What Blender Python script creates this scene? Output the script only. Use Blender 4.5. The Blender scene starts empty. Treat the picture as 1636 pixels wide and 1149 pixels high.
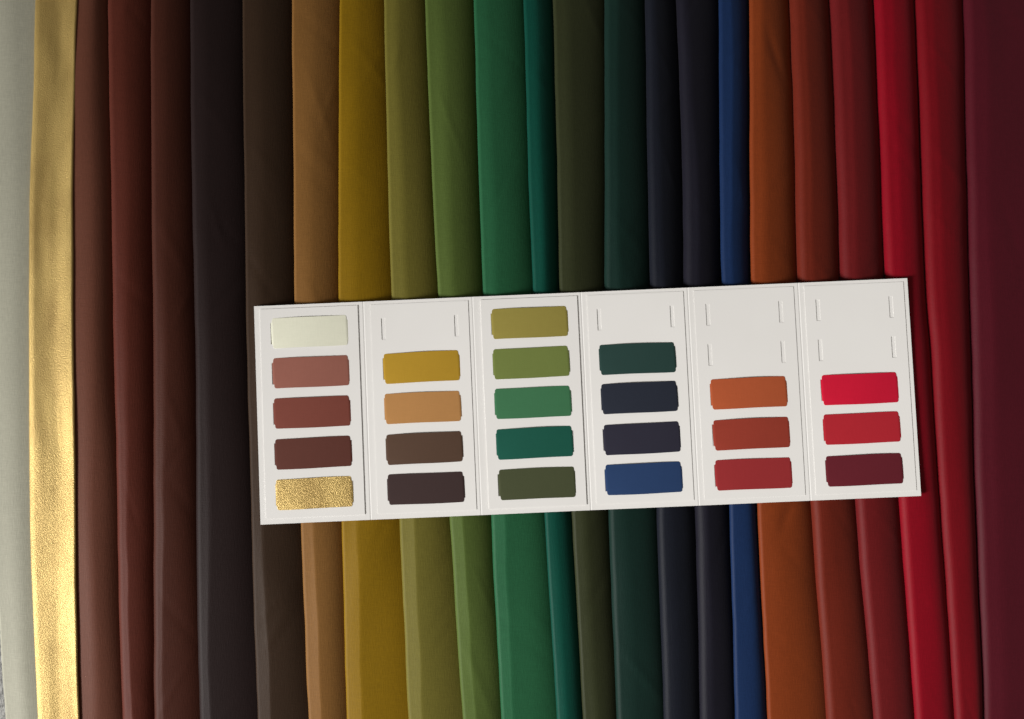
import bpy, math
import numpy as np

# ------------------------------------------------------------------ camera, world, light
SC = bpy.context.scene
COL = SC.collection
PX = 0.00025                       # about a quarter of a millimetre of cloth per photo pixel
W0, H0 = 1636.0, 1149.0
FPX = 1400.0                       # focal length in photo pixels
TILT = math.radians(2.65)
CAMZ = 0.350
cam_d = bpy.data.cameras.new("camera")
cam = bpy.data.objects.new("camera", cam_d); COL.objects.link(cam)
cam_d.sensor_width = 36.0
cam_d.lens = FPX / W0 * 36.0
cam_d.clip_start = 0.01; cam_d.clip_end = 20
cam.location = (0, -math.tan(TILT) * CAMZ, CAMZ)
cam.rotation_euler = (TILT, 0, 0)
SC.camera = cam

world = bpy.data.worlds.new("World"); SC.world = world
world.use_nodes = True
bg = world.node_tree.nodes["Background"]
bg.inputs[0].default_value = (1.0, 0.93, 0.84, 1)
bg.inputs[1].default_value = 0.155

import mathutils
ld = bpy.data.lights.new("side_lamp", 'SPOT')          # a shaded lamp low down to the left of the table
ld.energy = 800.0; ld.color = (1.0, 0.98, 0.955)
ld.shadow_soft_size = 0.42
ld.spot_size = math.radians(20.0); ld.spot_blend = 1.0
lamp = bpy.data.objects.new("side_lamp", ld); COL.objects.link(lamp)
lamp.location = (-2.05, -0.95, 1.12)
lamp.rotation_euler = (mathutils.Vector((0.0, -0.145, 0.0)) - lamp.location).to_track_quat('-Z', 'Y').to_euler()

vs = SC.view_settings
vs.view_transform = 'Standard'; vs.look = 'None'; vs.exposure = 0.0; vs.gamma = 1.0
SC.render.engine = 'CYCLES'

# ------------------------------------------------------------------ helpers
def at(px, py, z=0.0):
    """photo pixel -> place on the horizontal plane at height z (metres)"""
    dx = (px - W0 / 2) / FPX; dy = -(py - H0 / 2) / FPX
    c, s = math.cos(TILT), math.sin(TILT)
    d = (dx, dy * c + s, dy * s - c)
    t = (z - cam.location[2]) / d[2]
    return np.array((d[0] * t, cam.location[1] + d[1] * t, z))

def lin(c):
    c = np.array(c, float) / 255.0
    return np.where(c <= 0.04045, c / 12.92, ((c + 0.055) / 1.055) ** 2.4)

def smooth_noise(seed, y, scale):
    """1-D smooth value noise, about -1..1"""
    r = np.random.RandomState(seed).uniform(-1, 1, 512)
    t = np.asarray(y) / scale + 200.0
    i = np.floor(t).astype(int); f = t - i; f = f * f * (3 - 2 * f)
    return r[i % 512] * (1 - f) + r[(i + 1) % 512] * f

def mesh_obj(name, verts, faces, mat, parent=None, smooth=True):
    me = bpy.data.meshes.new(name)
    me.from_pydata([tuple(v) for v in verts], [], faces)
    me.materials.append(mat)
    if smooth:
        me.polygons.foreach_set('use_smooth', [True] * len(me.polygons))
    me.update()
    o = bpy.data.objects.new(name, me); COL.objects.link(o)
    if parent is not None:
        o.parent = parent
    return o

def tag(o, label=None, category=None, group=None, kind=None):
    if label: o["label"] = label
    if category: o["category"] = category
    if group: o["group"] = group
    if kind: o["kind"] = kind
    return o

# ------------------------------------------------------------------ materials
def nt_of(name):
    m = bpy.data.materials.new(name); m.use_nodes = True
    nt = m.node_tree
    return m, nt, nt.nodes["Principled BSDF"]

def nd(nt, typ, **kw):
    n = nt.nodes.new(typ)
    for k, v in kw.items():
        setattr(n, k, v)
    return n

def noise(nt, vec, mapping_scale, scale=1.0, detail=2.0, rough=0.5):
    mp = nd(nt, 'ShaderNodeMapping'); mp.inputs['Scale'].default_value = mapping_scale
    nt.links.new(vec, mp.inputs['Vector'])
    n = nd(nt, 'ShaderNodeTexNoise')
    n.inputs['Scale'].default_value = scale; n.inputs['Detail'].default_value = detail
    n.inputs['Roughness'].default_value = rough
    nt.links.new(mp.outputs[0], n.inputs['Vector'])
    return n.outputs[0]

def math_n(nt, op, a, b):
    n = nd(nt, 'ShaderNodeMath', operation=op)
    for i, v in enumerate((a, b)):
        if hasattr(v, 'links'): nt.links.new(v, n.inputs[i])
        else: n.inputs[i].default_value = v
    return n.outputs[0]

def cloth_mat(name, albedo, var=0.26, sheen=0.05, rough=0.58, bump=0.35, spec=0.12):
    m, nt, b = nt_of(name)
    tc = nd(nt, 'ShaderNodeTexCoord')
    v = tc.outputs['Object']
    warp = noise(nt, v, (3400, 330, 600), 1.0, 1.5)
    weft = noise(nt, v, (330, 3400, 600), 1.0, 1.5)
    blot = noise(nt, v, (55, 30, 55), 1.0, 3.0)
    th = math_n(nt, 'ADD', warp, weft)                       # about 1
    val = math_n(nt, 'ADD', math_n(nt, 'MULTIPLY', math_n(nt, 'SUBTRACT', th, 1.0), var), 1.0)
    val = math_n(nt, 'MULTIPLY', val, math_n(nt, 'ADD', math_n(nt, 'MULTIPLY', math_n(nt, 'SUBTRACT', blot, 0.5), 0.10), 1.0))
    mul = nd(nt, 'ShaderNodeVectorMath', operation='SCALE')
    mul.inputs[0].default_value = tuple(albedo)
    nt.links.new(val, mul.inputs['Scale'])
    nt.links.new(mul.outputs[0], b.inputs['Base Color'])
    b.inputs['Roughness'].default_value = rough
    b.inputs['Specular IOR Level'].default_value = spec
    b.inputs['Sheen Weight'].default_value = sheen
    b.inputs['Sheen Roughness'].default_value = 0.45
    bp = nd(nt, 'ShaderNodeBump'); bp.inputs['Strength'].default_value = bump
    bp.inputs['Distance'].default_value = 0.00012
    nt.links.new(th, bp.inputs['Height']); nt.links.new(bp.outputs[0], b.inputs['Normal'])
    return m

def gold_mat(name, grain, strength, rough):
    m, nt, b = nt_of(name)
    tc = nd(nt, 'ShaderNodeTexCoord'); v = tc.outputs['Object']
    n1 = noise(nt, v, (grain, grain, grain), 1.0, 3.0, 0.7)
    n2 = noise(nt, v, (70, 25, 70), 1.0, 4.0, 0.6)
    bp = nd(nt, 'ShaderNodeBump'); bp.inputs['Strength'].default_value = strength
    bp.inputs['Distance'].default_value = 0.0004
    nt.links.new(n1, bp.inputs['Height']); nt.links.new(bp.outputs[0], b.inputs['Normal'])
    cr = nd(nt, 'ShaderNodeValToRGB')
    cr.color_ramp.elements[0].position = 0.3; cr.color_ramp.elements[0].color = (0.38, 0.25, 0.07, 1)
    cr.color_ramp.elements[1].position = 0.7; cr.color_ramp.elements[1].color = (0.62, 0.44, 0.145, 1)
    nt.links.new(n2, cr.inputs[0]); nt.links.new(cr.outputs[0], b.inputs['Base Color'])
    b.inputs['Metallic'].default_value = 0.42
    b.inputs['Roughness'].default_value = rough
    return m

def paper_mat():
    m, nt, b = nt_of("white_card")
    tc = nd(nt, 'ShaderNodeTexCoord'); v = tc.outputs['Object']
    n1 = noise(nt, v, (1800, 1800, 1800), 1.0, 3.0)
    n2 = noise(nt, v, (30, 30, 30), 1.0, 3.0)
    cr = nd(nt, 'ShaderNodeValToRGB')
    cr.color_ramp.elements[0].position = 0.3; cr.color_ramp.elements[0].color = (0.815, 0.80, 0.775, 1)
    cr.color_ramp.elements[1].position = 0.7; cr.color_ramp.elements[1].color = (0.84, 0.828, 0.805, 1)
    nt.links.new(n2, cr.inputs[0]); nt.links.new(cr.outputs[0], b.inputs['Base Color'])
    bp = nd(nt, 'ShaderNodeBump'); bp.inputs['Strength'].default_value = 0.15
    bp.inputs['Distance'].default_value = 0.0001
    nt.links.new(n1, bp.inputs['Height']); nt.links.new(bp.outputs[0], b.inputs['Normal'])
    b.inputs['Roughness'].default_value = 0.75
    b.inputs['Specular IOR Level'].default_value = 0.25
    return m

def table_mat():
    m, nt, b = nt_of("grey_rug")
    tc = nd(nt, 'ShaderNodeTexCoord'); v = tc.outputs['Object']
    n1 = noise(nt, v, (1500, 500, 900), 1.0, 4.0, 0.7)
    cr = nd(nt, 'ShaderNodeValToRGB')
    cr.color_ramp.elements[0].position = 0.32; cr.color_ramp.elements[0].color = (0.10, 0.10, 0.095, 1)
    cr.color_ramp.elements[1].position = 0.62; cr.color_ramp.elements[1].color = (0.55, 0.55, 0.53, 1)
    nt.links.new(n1, cr.inputs[0]); nt.links.new(cr.outputs[0], b.inputs['Base Color'])
    bp = nd(nt, 'ShaderNodeBump'); bp.inputs['Strength'].default_value = 0.6
    bp.inputs['Distance'].default_value = 0.0008
    nt.links.new(n1, bp.inputs['Height']); nt.links.new(bp.outputs[0], b.inputs['Normal'])
    b.inputs['Roughness'].default_value = 0.9
    return m

# ------------------------------------------------------------------ setting
g = 1.2
TAB = -0.016                       # table top; the cloths are folded several times and lie about 15 mm thick
tag(mesh_obj("table_surface", [(-g, -g, TAB), (g, -g, TAB), (g, g, TAB), (-g, g, TAB)], [(0, 1, 2, 3)],
             table_mat(), smooth=False), kind="structure")

# ------------------------------------------------------------------ colours (one per cloth, its swatch shares it)
SRGB = dict(cream=(220, 214, 195), rose=(138, 88, 76), redbrown=(115, 62, 52), darkbrown=(88, 50, 42),
            mustard=(165, 130, 40), tan=(168, 122, 73), taupe=(80, 60, 48), espresso=(58, 44, 43),
            olive=(137, 126, 62), moss=(104, 116, 60), green=(58, 107, 73), teal=(24, 80, 66), darkolive=(66, 71, 48),
            pine=(36, 59, 55), navy=(36, 40, 51), inkblue=(41, 40, 52), blue=(36, 57, 93),
            orange=(160, 78, 46), rust=(136, 53, 40), brick=(138, 42, 44),
            red=(184, 20, 48), crimson=(161, 34, 44), plum=(90, 28, 37))
K = 0.80 / lin((214, 214, 214))[0]
ALB = {k: np.clip(lin(c) * K, 0.004, 0.8) for k, c in SRGB.items()}
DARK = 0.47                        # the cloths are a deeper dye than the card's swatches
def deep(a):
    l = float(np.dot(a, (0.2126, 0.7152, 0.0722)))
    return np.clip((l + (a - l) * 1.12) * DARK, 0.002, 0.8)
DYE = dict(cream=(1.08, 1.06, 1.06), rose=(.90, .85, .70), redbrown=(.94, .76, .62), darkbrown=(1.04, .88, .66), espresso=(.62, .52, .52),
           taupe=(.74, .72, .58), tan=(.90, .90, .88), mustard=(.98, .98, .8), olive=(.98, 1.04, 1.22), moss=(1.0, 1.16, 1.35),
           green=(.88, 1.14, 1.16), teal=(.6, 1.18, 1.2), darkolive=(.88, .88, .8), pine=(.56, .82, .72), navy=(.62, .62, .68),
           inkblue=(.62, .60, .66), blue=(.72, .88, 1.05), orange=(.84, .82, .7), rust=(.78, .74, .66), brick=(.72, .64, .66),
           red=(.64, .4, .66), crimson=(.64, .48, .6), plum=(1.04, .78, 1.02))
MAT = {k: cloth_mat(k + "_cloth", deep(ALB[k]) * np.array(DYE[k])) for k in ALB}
SMAT = {k: cloth_mat(k + "_swatch", ALB[k], var=0.08, sheen=0.03, rough=0.7, bump=0.15) for k in ALB}
GOLD = gold_mat("gold_lame", 2200, 0.55, 0.42)
GOLD_SW = gold_mat("gold_swatch_foil", 2300, 0.68, 0.36)

# ------------------------------------------------------------------ the folded cloths
YS = np.concatenate([np.arange(-0.30, -0.17, 0.006), np.arange(-0.17, 0.17, 0.0022), np.arange(0.17, 0.301, 0.006)])
ZE = 0.0048                       # height of the left fold of a cloth

def droop(y):
    """the pile of cloth is highest under the card and eases down to both ends"""
    return -0.36 * np.clip(y + 0.005, -0.2, 0.2) ** 2

def edge(pts, z=ZE, seed=0, wob=0.00012):
    """left-edge line (photo px at several heights) -> x as a function of YS"""
    P = np.array([at(px, py, z) for py, px in pts])
    P = np.array([at(px, py, z + droop(p[1])) for (py, px), p in zip(pts, P)])
    P = P[np.argsort(P[:, 1])]
    y, x = P[:, 1], P[:, 0]
    # smooth cubic through the points (Catmull-Rom), straight beyond the ends
    m = np.gradient(x, y)
    out = np.empty_like(YS)
    for k, yy in enumerate(YS):
        if yy <= y[0]: out[k] = x[0] + m[0] * 0.6 * (yy - y[0])
        elif yy >= y[-1]: out[k] = x[-1] + m[-1] * 0.6 * (yy - y[-1])
        else:
            i = int(np.searchsorted(y, yy)) - 1
            h = y[i + 1] - y[i]; t = (yy - y[i]) / h
            out[k] = ((2*t**3 - 3*t**2 + 1) * x[i] + (t**3 - 2*t**2 + t) * h * m[i]
                      + (-2*t**3 + 3*t**2) * x[i+1] + (t**3 - t**2) * h * m[i+1])
    out += wob * (smooth_noise(seed + 11, YS, 0.021) + 0.6 * smooth_noise(seed + 12, YS, 0.008))
    return out

def ed(a0, a300, a450, b840, b1149, *more):
    return [(0, a0), (300, a300), (450, a450), (840, b840), (1149, b1149)] + list(more)

# colour key, edge points, crest offset in px, share of the drop, seed, label
CL = [
 ("cream", [(0, -26), (450, -24), (850, -16), (1000, -5), (1060, -2), (1100, 1), (1149, 5)], 30, 0.25,
  "cream cloth at the left end, partly under the shiny gold band"),
 ("rose", [(0, 109), (300, 103), (450, 104), (600, 106), (700, 107), (850, 108), (1149, 114)], 36, 0.9,
  "rosy brown folded cloth tucked under the gold band's right edge"),
 ("redbrown", [(0, 170), (300, 176), (450, 178), (600, 180), (700, 183), (850, 185), (1149, 193)], 19, 1.0,
  "reddish brown folded cloth, second brown strip right of the gold band"),
 ("darkbrown", [(0, 240), (300, 241.5), (450, 243), (600, 244), (850, 243.5), (1149, 245)], 16, 1.0,
  "dark chocolate brown folded cloth, third brown strip right of the gold band"),
 ("espresso", [(0, 303), (300, 306), (450, 309), (600, 312), (850, 312.5), (1149, 317)], 17, 1.0,
  "near black plum brown cloth just left of the card's left edge"),
 ("taupe", [(0, 387), (300, 391.5), (450, 393), (600, 395.5), (700, 399), (850, 402), (1149, 411)], 17, 1.0,
  "dark taupe folded cloth passing under the card's left edge"),
 ("tan", ed(467, 469, 470, 480.5, 493), 18, 0.85, "tan camel folded cloth between the dark taupe and the mustard cloth"),
 ("mustard", ed(543, 540.5, 541, 546, 553), 19, 0.8, "mustard yellow folded cloth between the tan and the olive cloth"),
 ("olive", ed(613, 620.5, 625, 638.5, 652), 18, 0.9, "light olive green folded cloth right beside the mustard cloth"),
 ("moss", ed(679, 691, 699, 719, 739.6), 17, 1.0, "moss green folded cloth between the light olive and the emerald cloth"),
 ("green", ed(757, 765.5, 771, 785, 800.7), 16, 0.9, "mid emerald green folded cloth, wider neighbour left of the narrow teal strip"),
 ("teal", ed(836.5, 845, 851, 871, 890), 13, 1.0, "narrow bright teal folded cloth between the emerald and the army green cloth"),
 ("darkolive", ed(883, 891, 894, 914.5, 932), 17, 1.0, "dark army green folded cloth right of the narrow teal strip"),
 ("pine", ed(966, 966.5, 966, 973, 985), 18, 1.0, "dark pine green folded cloth left of the two navy cloths"),
 ("navy", ed(1031, 1036, 1039, 1050.5, 1060), 15, 1.1, "blackish navy folded cloth right beside the dark pine green cloth"),
 ("inkblue", ed(1081, 1092, 1093, 1112, 1119), 15, 1.0, "dark ink navy folded cloth left of the royal blue strip"),
 ("blue", ed(1149, 1150, 1153, 1166, 1174), 13, 1.0, "royal blue narrow folded cloth left of the burnt orange cloth"),
 ("orange", ed(1197.5, 1198, 1200, 1211.5, 1226), 16, 1.0, "burnt orange folded cloth right of the royal blue strip"),
 ("rust", ed(1264, 1272.5, 1276, 1299, 1321), 15, 1.0, "rust brown folded cloth between the burnt orange and the brick red cloth"),
 ("brick", ed(1328, 1340, 1345, 1371, 1396), 19, 1.0, "dark brick red folded cloth between the rust and the bright red cloth"),
 ("red", ed(1398.6, 1410.5, 1417, 1440, 1462.5), 18, 0.95, "bright scarlet red folded cloth at the card's right end"),
 ("crimson", [(0, 1464), (300, 1476), (430, 1480), (560, 1489), (700, 1496.6), (850, 1506), (1149, 1526)], 17, 1.0,
  "crimson folded cloth between the bright scarlet and the plum cloth"),
 ("plum", [(0, 1542), (300, 1548), (430, 1551), (560, 1554.5), (700, 1557.4), (850, 1561.5), (1149, 1572)], 22, 0.6,
  "plum wine coloured cloth at the right end of the row"),
]
NCL = len(CL)
XL = [edge(c[1], seed=17 * i) for i, c in enumerate(CL)]
gold_pts_l = [(0, 54), (150, 51), (300, 46), (450, 45), (600, 45), (750, 45), (850, 46), (1000, 52), (1149, 58.5)]
gold_pts_r = [(0, 121.6), (150, 118), (300, 115.8), (450, 116), (600, 117.6), (700, 118.8), (850, 120), (1000, 121.5), (1149, 125.7)]
GXL = edge(gold_pts_l, 0.0054, 901, 0.00006)
GXR = edge(gold_pts_r, 0.0069, 902, 0.00008)

def smin(a, b, k):
    h = np.clip(0.5 + 0.5 * (b - a) / k, 0, 1)
    return b * (1 - h) + a * h - k * h * (1 - h)

def top_surface(i, x, W, j):
    """height of cloth i at offsets x (metres from its left fold) on row j"""
    y = YS[j]
    key, _, f_px, share, _ = CL[i]
    f = f_px * PX + FN[i][j]
    r = RAD[i]
    zc = ZE + 0.0019 + CN[i][j] - (0.0014 if key == "cream" else 0.0)
    drop = float(np.interp(y, (-0.12, 0.02), (0.0030, 0.0044))) * share
    s = np.clip((x - f) / max(W - f, 1e-4), -0.4, 2.0)
    flat = float(np.interp(y, (-0.06, 0.02), (FLAT.get(key, 0.15), FLAT_FAR.get(key, 0.1))))     # how long the top stays level before it rolls over
    main = zc + 0.0003 - drop * ((1 - flat) * (0.45 * s + 0.55 * np.abs(s) ** 2.4 * np.sign(s))
                                 + flat * (0.12 * s + 0.88 * np.abs(s) ** 4.5 * np.sign(s)))
    raw = float(np.interp(y, (-0.10, 0.06), (FB[i], FT[i])))
    slope = raw * 0.76 + SN[i][j]
    facet = (zc - slope * f) + slope * x
    z = smin(facet, main, float(np.interp(raw, (0.12, 0.28), (0.0009, 0.00013))))
    # shallow wrinkles of the cloth itself
    z = z + 0.00016 * np.sin((x * 240 + WA[i][j] * 2.2)) * WB[i][j] * np.clip(x / 0.004, 0, 1)
    for yc, xc, sl, ln, am, wd in CREASE[i]:
        d = (x - xc * W) - sl * (y - yc)
        z = z + am * np.exp(-(d / wd) ** 2) * math.exp(-((y - yc) / ln) ** 2)
    e = np.clip(1 - x / r, 0, 1)
    z = z - r * (1 - np.sqrt(np.clip(1 - e * e, 0, 1)))
    return z

FLAT = dict(blue=0.8, orange=0.6, rust=0.5, brick=0.5, red=0.9, crimson=0.8, green=0.3, pine=0.4, navy=0.4, teal=0.4)
FLAT_FAR = dict(red=0.75, crimson=0.6, brick=0.45, rust=0.45, orange=0.4, blue=0.4, plum=0.3, rose=0.3)
KEYS = [c[0] for c in CL]
# rise of the lit left face of each fold, at the near end and at the far end, and the roundness of its edge
FACE = dict(cream=(.20, .16), rose=(.19, .12), redbrown=(.30, .14), darkbrown=(.30, .14), espresso=(.28, .18), taupe=(.28, .16),
            tan=(.30, .12), mustard=(.30, .12), olive=(.30, .20), moss=(.30, .18), green=(.30, .20), teal=(.22, .18),
            darkolive=(.20, .20), pine=(.18, .24), navy=(.18, .22), inkblue=(.24, .24), blue=(.14, .26), orange=(.14, .22),
            rust=(.16, .26), brick=(.16, .26), red=(.14, .26), crimson=(.14, .26), plum=(.22, .26))
FB = [FACE[k][0] for k in KEYS]; FT = [FACE[k][1] for k in KEYS]
SOFT = dict(redbrown=.0030, darkbrown=.0028, espresso=.0026, navy=.0026, inkblue=.0030, pine=.0022, rust=.0030, brick=.0030,
            red=.0028, crimson=.0030, plum=.0028)
RAD = [SOFT.get(k, 0.0014) for k in KEYS]
FN = [0.0009 * smooth_noise(31 * i + 1, YS, 0.060) + 0.00025 * smooth_noise(31 * i + 2, YS, 0.017) for i in range(NCL)]
CN = [(0.00030 if i != 1 else 0.00008) * smooth_noise(31 * i + 3, YS, 0.080) for i in range(NCL)]
SN = [0.04 * smooth_noise(31 * i + 4, YS, 0.070) for i in range(NCL)]
WA = [smooth_noise(31 * i + 5, YS, 0.055) for i in range(NCL)]
WB = [smooth_noise(31 * i + 6, YS, 0.045) for i in range(NCL)]
def creases(i):
    r = np.random.RandomState(400 + i)
    extra = [(-0.062, 0.5, 0.5, 0.006, -0.00035, 0.0022), (0.125, 0.55, -0.3, 0.010, -0.00030, 0.0018)] if CL[i][0] == "orange" else []
    return extra + [(r.uniform(-0.16, 0.16), r.uniform(0.3, 0.8), r.choice([-1, 1]) * r.uniform(0.25, 1.1), r.uniform(0.006, 0.016),
             r.choice([-1, 1]) * r.uniform(0.00006, 0.00016), r.uniform(0.0008, 0.0022)) for _ in range(7)]
CREASE = [creases(i) if i > 1 else [] for i in range(NCL)]
GROUP = "folded cloths laid side by side"

def loft(rows, ys):
    n = len(rows[0]); verts = []
    for row, y in zip(rows, ys):
        dz = droop(y)
        for x, z in row:
            verts.append((x, y, TAB + 0.0006 if z < -0.5 else z + dz))
    faces = []
    for j in range(len(rows) - 1):
        a, b = j * n, (j + 1) * n
        for k in range(n):
            k2 = (k + 1) % n
            faces.append((a + k, b + k, b + k2, a + k2))
    faces.append(tuple(range(n)))
    faces.append(tuple(reversed(range((len(rows) - 1) * n, len(rows) * n))))
    return verts, faces

for i, (key, pts, f_px, share, label) in enumerate(CL):
    x0 = XL[i]
    if i == 0: x1 = GXL + 0.0015
    elif i + 1 < NCL: x1 = XL[i + 1]
    else: x1 = x0 + 0.048
    rows = []
    for j in range(len(YS)):
        W = x1[j] - x0[j]
        ext = 0.0045
        xs = np.concatenate([RAD[i] * (1 - np.cos(np.linspace(0, 1, 10) * math.pi / 2)),
                             np.linspace(RAD[i] + 0.0003, W + ext, 40),
                             np.clip(f_px * PX + FN[i][j] + np.linspace(-0.0009, 0.0009, 11), RAD[i] + 0.0001, None) + np.arange(11) * 1e-6])
        xs = np.sort(xs)
        z = np.maximum(top_surface(i, xs, W, j), -0.003)
        row = [(x0[j] + a, b) for a, b in zip(xs, z)]
        row.append((x0[j] + W + ext, -1.0))          # -1 marks a point that lies on the table
        row.append((x0[j] + (W + 0.0115) / 2, -1.0))
        row.append((x0[j] + 0.0075, -1.0))
        zl = z[0]
        row.append((x0[j] + 0.0026, zl - 0.0014))
        row.append((x0[j] + 0.0006, zl - 0.0008))
        rows.append(row)
    o = mesh_obj("folded_cloth", *loft(rows, YS), MAT[key])
    tag(o, label, "cloth", GROUP)

# the gold band lies on top of the cream and the rosy brown cloth
rows = []
for j, y in enumerate(YS):
    w = GXR[j] - GXL[j]
    t = np.linspace(0, 1, 40)
    wig = 0.00020 * np.sin(t * 7 + 2.5 * smooth_noise(71, y, 0.05)) * (0.5 + 0.8 * smooth_noise(72, y, 0.04)) \
        + 0.00007 * np.sin(t * 17 + 3 * smooth_noise(73, y, 0.03)) * smooth_noise(74, y, 0.03)
    # a lit lip on the left, a slack middle and a right third that climbs onto the brown cloth
    zz = 0.0056 + 0.0005 * np.clip(t / 0.14, 0, 1) - 0.0003 * np.clip((t - 0.14) / 0.5, 0, 1) + 0.0011 * (np.clip((t - 0.55) / 0.45, 0, 1)) ** 1.4 + wig
    top = zz - 0.0010 * (1 - np.sqrt(np.clip(1 - np.clip(1 - t / 0.09, 0, 1) ** 2, 0, 1)))
    top = top - 0.00035 * np.clip((t - 0.985) / 0.015, 0, 1)
    row = [(GXL[j] + a * w, b) for a, b in zip(t, top)]
    row += [(GXL[j] + w * a, top[-1] - 0.0003 - (1 - a) * 0.0020) for a in (1.0, 0.7, 0.4)]
    row += [(GXL[j] + w * 0.08, top[0] - 0.0009)]
    rows.append(row)
tag(mesh_obj("folded_cloth", *loft(rows, YS), GOLD),
    "shiny metallic gold folded band lying between the cream and the rosy brown cloth", "cloth", GROUP)

# ------------------------------------------------------------------ the swatch card
PAPER = paper_mat()
ZB, ZT = 0.0078, 0.0079           # card height above the table at its near and far edge
pl = at((407 + 415) / 2, (489 + 837) / 2, (ZB + ZT) / 2)
pr = at((1450 + 1471) / 2, (443 + 792) / 2, (ZB + ZT) / 2)
pt = at((407 + 1450) / 2, (489 + 443) / 2, ZT)
pb = at((415 + 1471) / 2, (837 + 792) / 2, ZB)
LEN = np.linalg.norm(pr - pl); HGT = np.linalg.norm(pt - pb)
U = LEN / 1044.0                  # one card unit
VH = HGT / U                      # card height in units
ctr = (pl + pr) / 2
card = bpy.data.objects.new("swatch_card", None); COL.objects.link(card)
card.empty_display_size = 0.02
card.location = ctr
yaw = math.atan2(pr[1] - pl[1], pr[0] - pl[0])
pitch = math.asin((ZT - ZB) / HGT)
card.rotation_euler = (mathutils.Matrix.Rotation(yaw, 4, 'Z') @ mathutils.Matrix.Rotation(pitch, 4, 'X')).to_euler()
tag(card, "long white six panel folding card holding rows of coloured swatches, across the cloths", "swatch card")

FOLD = [0, 174, 348.5, 522, 692.5, 869.5, 1044]
ZIG = [0.0000, -0.0003, 0.0001, -0.0003, 0.0, -0.0002, 0.0000]
def zz(u): return float(np.interp(u, FOLD, ZIG))
def loc(u, v, h=0.0):
    """card units (from its upper left corner) + height above the backing -> local metres"""
    return ((u - 522) * U, (VH / 2 - v) * U, zz(u) + h)

def grid_solid(us, vs_, holes, h0, h1, hfun=None):
    """flat slab over the grid us x vs_, cells in `holes` left open, walls around every opening"""
    nu, nv = len(us), len(vs_)
    verts, faces = [], []
    for h in (1, 0):
        for v in vs_:
            for u in us:
                verts.append(loc(u, v, (h1 + (hfun(u, v) if hfun else 0)) if h else h0))
    N = nu * nv
    idx = lambda a, b, lo: (N if lo else 0) + b * nu + a
    solid = lambda a, b: 0 <= a < nu - 1 and 0 <= b < nv - 1 and (a, b) not in holes
    for b in range(nv - 1):
        for a in range(nu - 1):
            if not solid(a, b): continue
            faces.append((idx(a, b, 0), idx(a, b + 1, 0), idx(a + 1, b + 1, 0), idx(a + 1, b, 0)))
            faces.append((idx(a, b, 1), idx(a + 1, b, 1), idx(a + 1, b + 1, 1), idx(a, b + 1, 1)))
            if not solid(a - 1, b): faces.append((idx(a, b, 0), idx(a, b, 1), idx(a, b + 1, 1), idx(a, b + 1, 0)))
            if not solid(a + 1, b): faces.append((idx(a + 1, b, 0), idx(a + 1, b + 1, 0), idx(a + 1, b + 1, 1), idx(a + 1, b, 1)))
            if not solid(a, b - 1): faces.append((idx(a, b, 0), idx(a + 1, b, 0), idx(a + 1, b, 1), idx(a, b, 1)))
            if not solid(a, b + 1): faces.append((idx(a, b + 1, 0), idx(a, b + 1, 1), idx(a + 1, b + 1, 1), idx(a + 1, b + 1, 0)))
    return verts, faces

# backing sheet with pressed fold lines
us = [0]
for f in FOLD[1:-1]:
    us += [f - 6, f - 1.6, f, f + 1.6, f + 6]
us += [1044]
crease = lambda u, v: -0.00006 if any(abs(u - f) < 0.5 for f in FOLD[1:-1]) else (0.00001 if any(1 < abs(u - f) < 2 for f in FOLD[1:-1]) else 0)
mesh_obj("backing", *grid_solid(us, [0, VH / 2, VH], set(), -0.0005, 0.0, crease), PAPER, card, smooth=False)

ROWV = [45, 109, 172.6, 236.3, 300.5]
PANEL = [  # left margin, right margin, thickness, swatches from the top row down (None = empty slits)
 (9.5, 9.0, 0.00026, ["cream", "rose", "redbrown", "darkbrown", "gold"]),
 (11.5, 7.0, 0.00016, [None, "mustard", "tan", "taupe", "espresso"]),
 (13.0, 6.5, 0.00028, ["olive", "moss", "green", "teal", "darkolive"]),
 (9.5, 7.5, 0.00017, [None, "pine", "navy", "inkblue", "blue"]),
 (9.5, 8.0, 0.00015, [None, None, "orange", "rust", "brick"]),
 (9.0, 7.0, 0.00016, [None, None, "red", "crimson", "plum"]),
]
SWLAB = dict(cream="cream swatch", rose="rosy brown swatch", redbrown="reddish brown swatch", darkbrown="dark chocolate brown swatch",
 gold="glittering gold swatch", mustard="mustard yellow swatch", tan="tan camel swatch", taupe="dark taupe swatch",
 espresso="near black plum brown swatch", olive="light olive swatch", moss="moss green swatch", green="emerald green swatch",
 teal="teal swatch", darkolive="dark army green swatch", pine="dark pine green swatch", navy="blackish navy swatch",
 inkblue="dark ink navy swatch", blue="royal blue swatch", orange="burnt orange swatch", rust="rust brown swatch",
 brick="dark brick red swatch", red="bright scarlet red swatch", crimson="crimson swatch", plum="plum wine swatch")
rs = np.random.RandomState(5)

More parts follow.
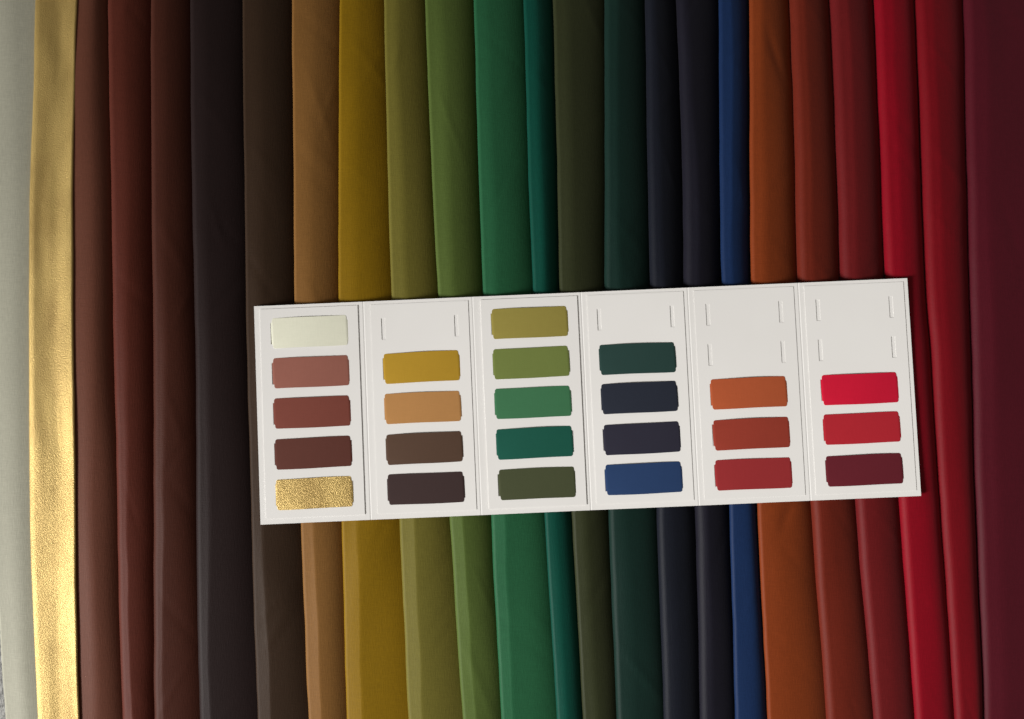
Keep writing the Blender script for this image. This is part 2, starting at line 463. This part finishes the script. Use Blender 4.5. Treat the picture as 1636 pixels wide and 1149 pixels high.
def swatch_mesh(uc, vc, hp, seed):
    """a strip tucked into two slits: rounded corners, ends stepping out where they enter, bowed in the middle"""
    r = np.random.RandomState(seed)
    hw, hh = 59.0, 24.0
    bow = 0.00030 + 0.00040 * r.rand()
    skew = r.uniform(-0.010, 0.004)
    QS = [-1, -0.95, -0.88, -0.73, -0.70, -0.35, 0, 0.35, 0.70, 0.73, 0.88, 0.95, 1]
    nu, nv = 25, len(QS)
    top, verts, faces = [], [], []
    for b in range(nv):
        q = QS[b]
        # half length on this row: rounded corner, then the tab that runs into the slit
        L = hw + float(np.interp(abs(q), (0, 0.70, 0.73, 0.88, 0.95, 1.0), (2.2, 2.0, 0.4, 0.1, -0.6, -2.4)))
        for a in range(nu):
            p = -1 + 2 * a / (nu - 1)
            p = math.copysign(1 - (1 - abs(p)) ** 1.5, p) if abs(p) > 0 else 0.0
            u = uc + p * L + 0.5 * q
            v = vc + q * hh + skew * p * hw + (0.0 if abs(q) < 1 else 0.25 * math.sin(p * 3 + seed))
            arch = (1 - abs(p) ** 2)
            h = hp + 0.00008 + bow * arch * (0.85 + 0.15 * q)
            if abs(q) <= 0.71 and abs(p) > 0.985:      # the end dips into the slit
                h = hp - 0.00005
            verts.append(loc(u, v, h))
    for b in range(nv - 1):
        for a in range(nu - 1):
            i0 = b * nu + a
            faces.append((i0, i0 + nu, i0 + nu + 1, i0 + 1))
    # cut edge: its own vertices, so that the face stays flat-shaded up to the rim
    rim = [a for a in range(nu)] + [b * nu + nu - 1 for b in range(1, nv)] \
        + [(nv - 1) * nu + a for a in range(nu - 2, -1, -1)] + [b * nu for b in range(nv - 2, 0, -1)]
    n = len(verts); m = len(rim)
    verts += [verts[k] for k in rim]
    verts += [(verts[k][0], verts[k][1], verts[k][2] - 0.00012) for k in rim]
    for k in range(m):
        k2 = (k + 1) % m
        faces.append((n + k, n + k2, n + m + k2, n + m + k))
    faces.append(tuple(n + m + k for k in range(m - 1, -1, -1)))
    return verts, faces

for pidx, (ml, mr, th, sw) in enumerate(PANEL):
    u0, u1 = FOLD[pidx] + ml, FOLD[pidx + 1] - mr
    uc = (87.0, 263.2, 438.2, 607.5, 781.0, 957.0)[pidx]
    slits = [(uc - 61.5, uc - 55.0), (uc + 55.0, uc + 61.5)]
    us = sorted([u0, u1] + [e for s in slits for e in s])
    vss = [5.5] + [e for v in ROWV for e in (v - 17, v + 17)] + [VH - 9.0]
    holes = set()
    for k in range(5):
        for s in (1, 3):
            holes.add((s, 2 * k + 1))
    p = mesh_obj("panel", *grid_solid(us, vss, holes, 0.0001, th), PAPER, card, smooth=False)
    for k, key in enumerate(sw):
        if key is None: continue
        vv = ROWV[k] + rs.uniform(-0.8, 0.8)
        s = mesh_obj("swatch", *swatch_mesh(uc + rs.uniform(-0.8, 0.8), vv, th, 100 + pidx * 10 + k),
                     GOLD_SW if key == "gold" else SMAT[key], p, smooth=True)
        s["label"] = SWLAB[key]
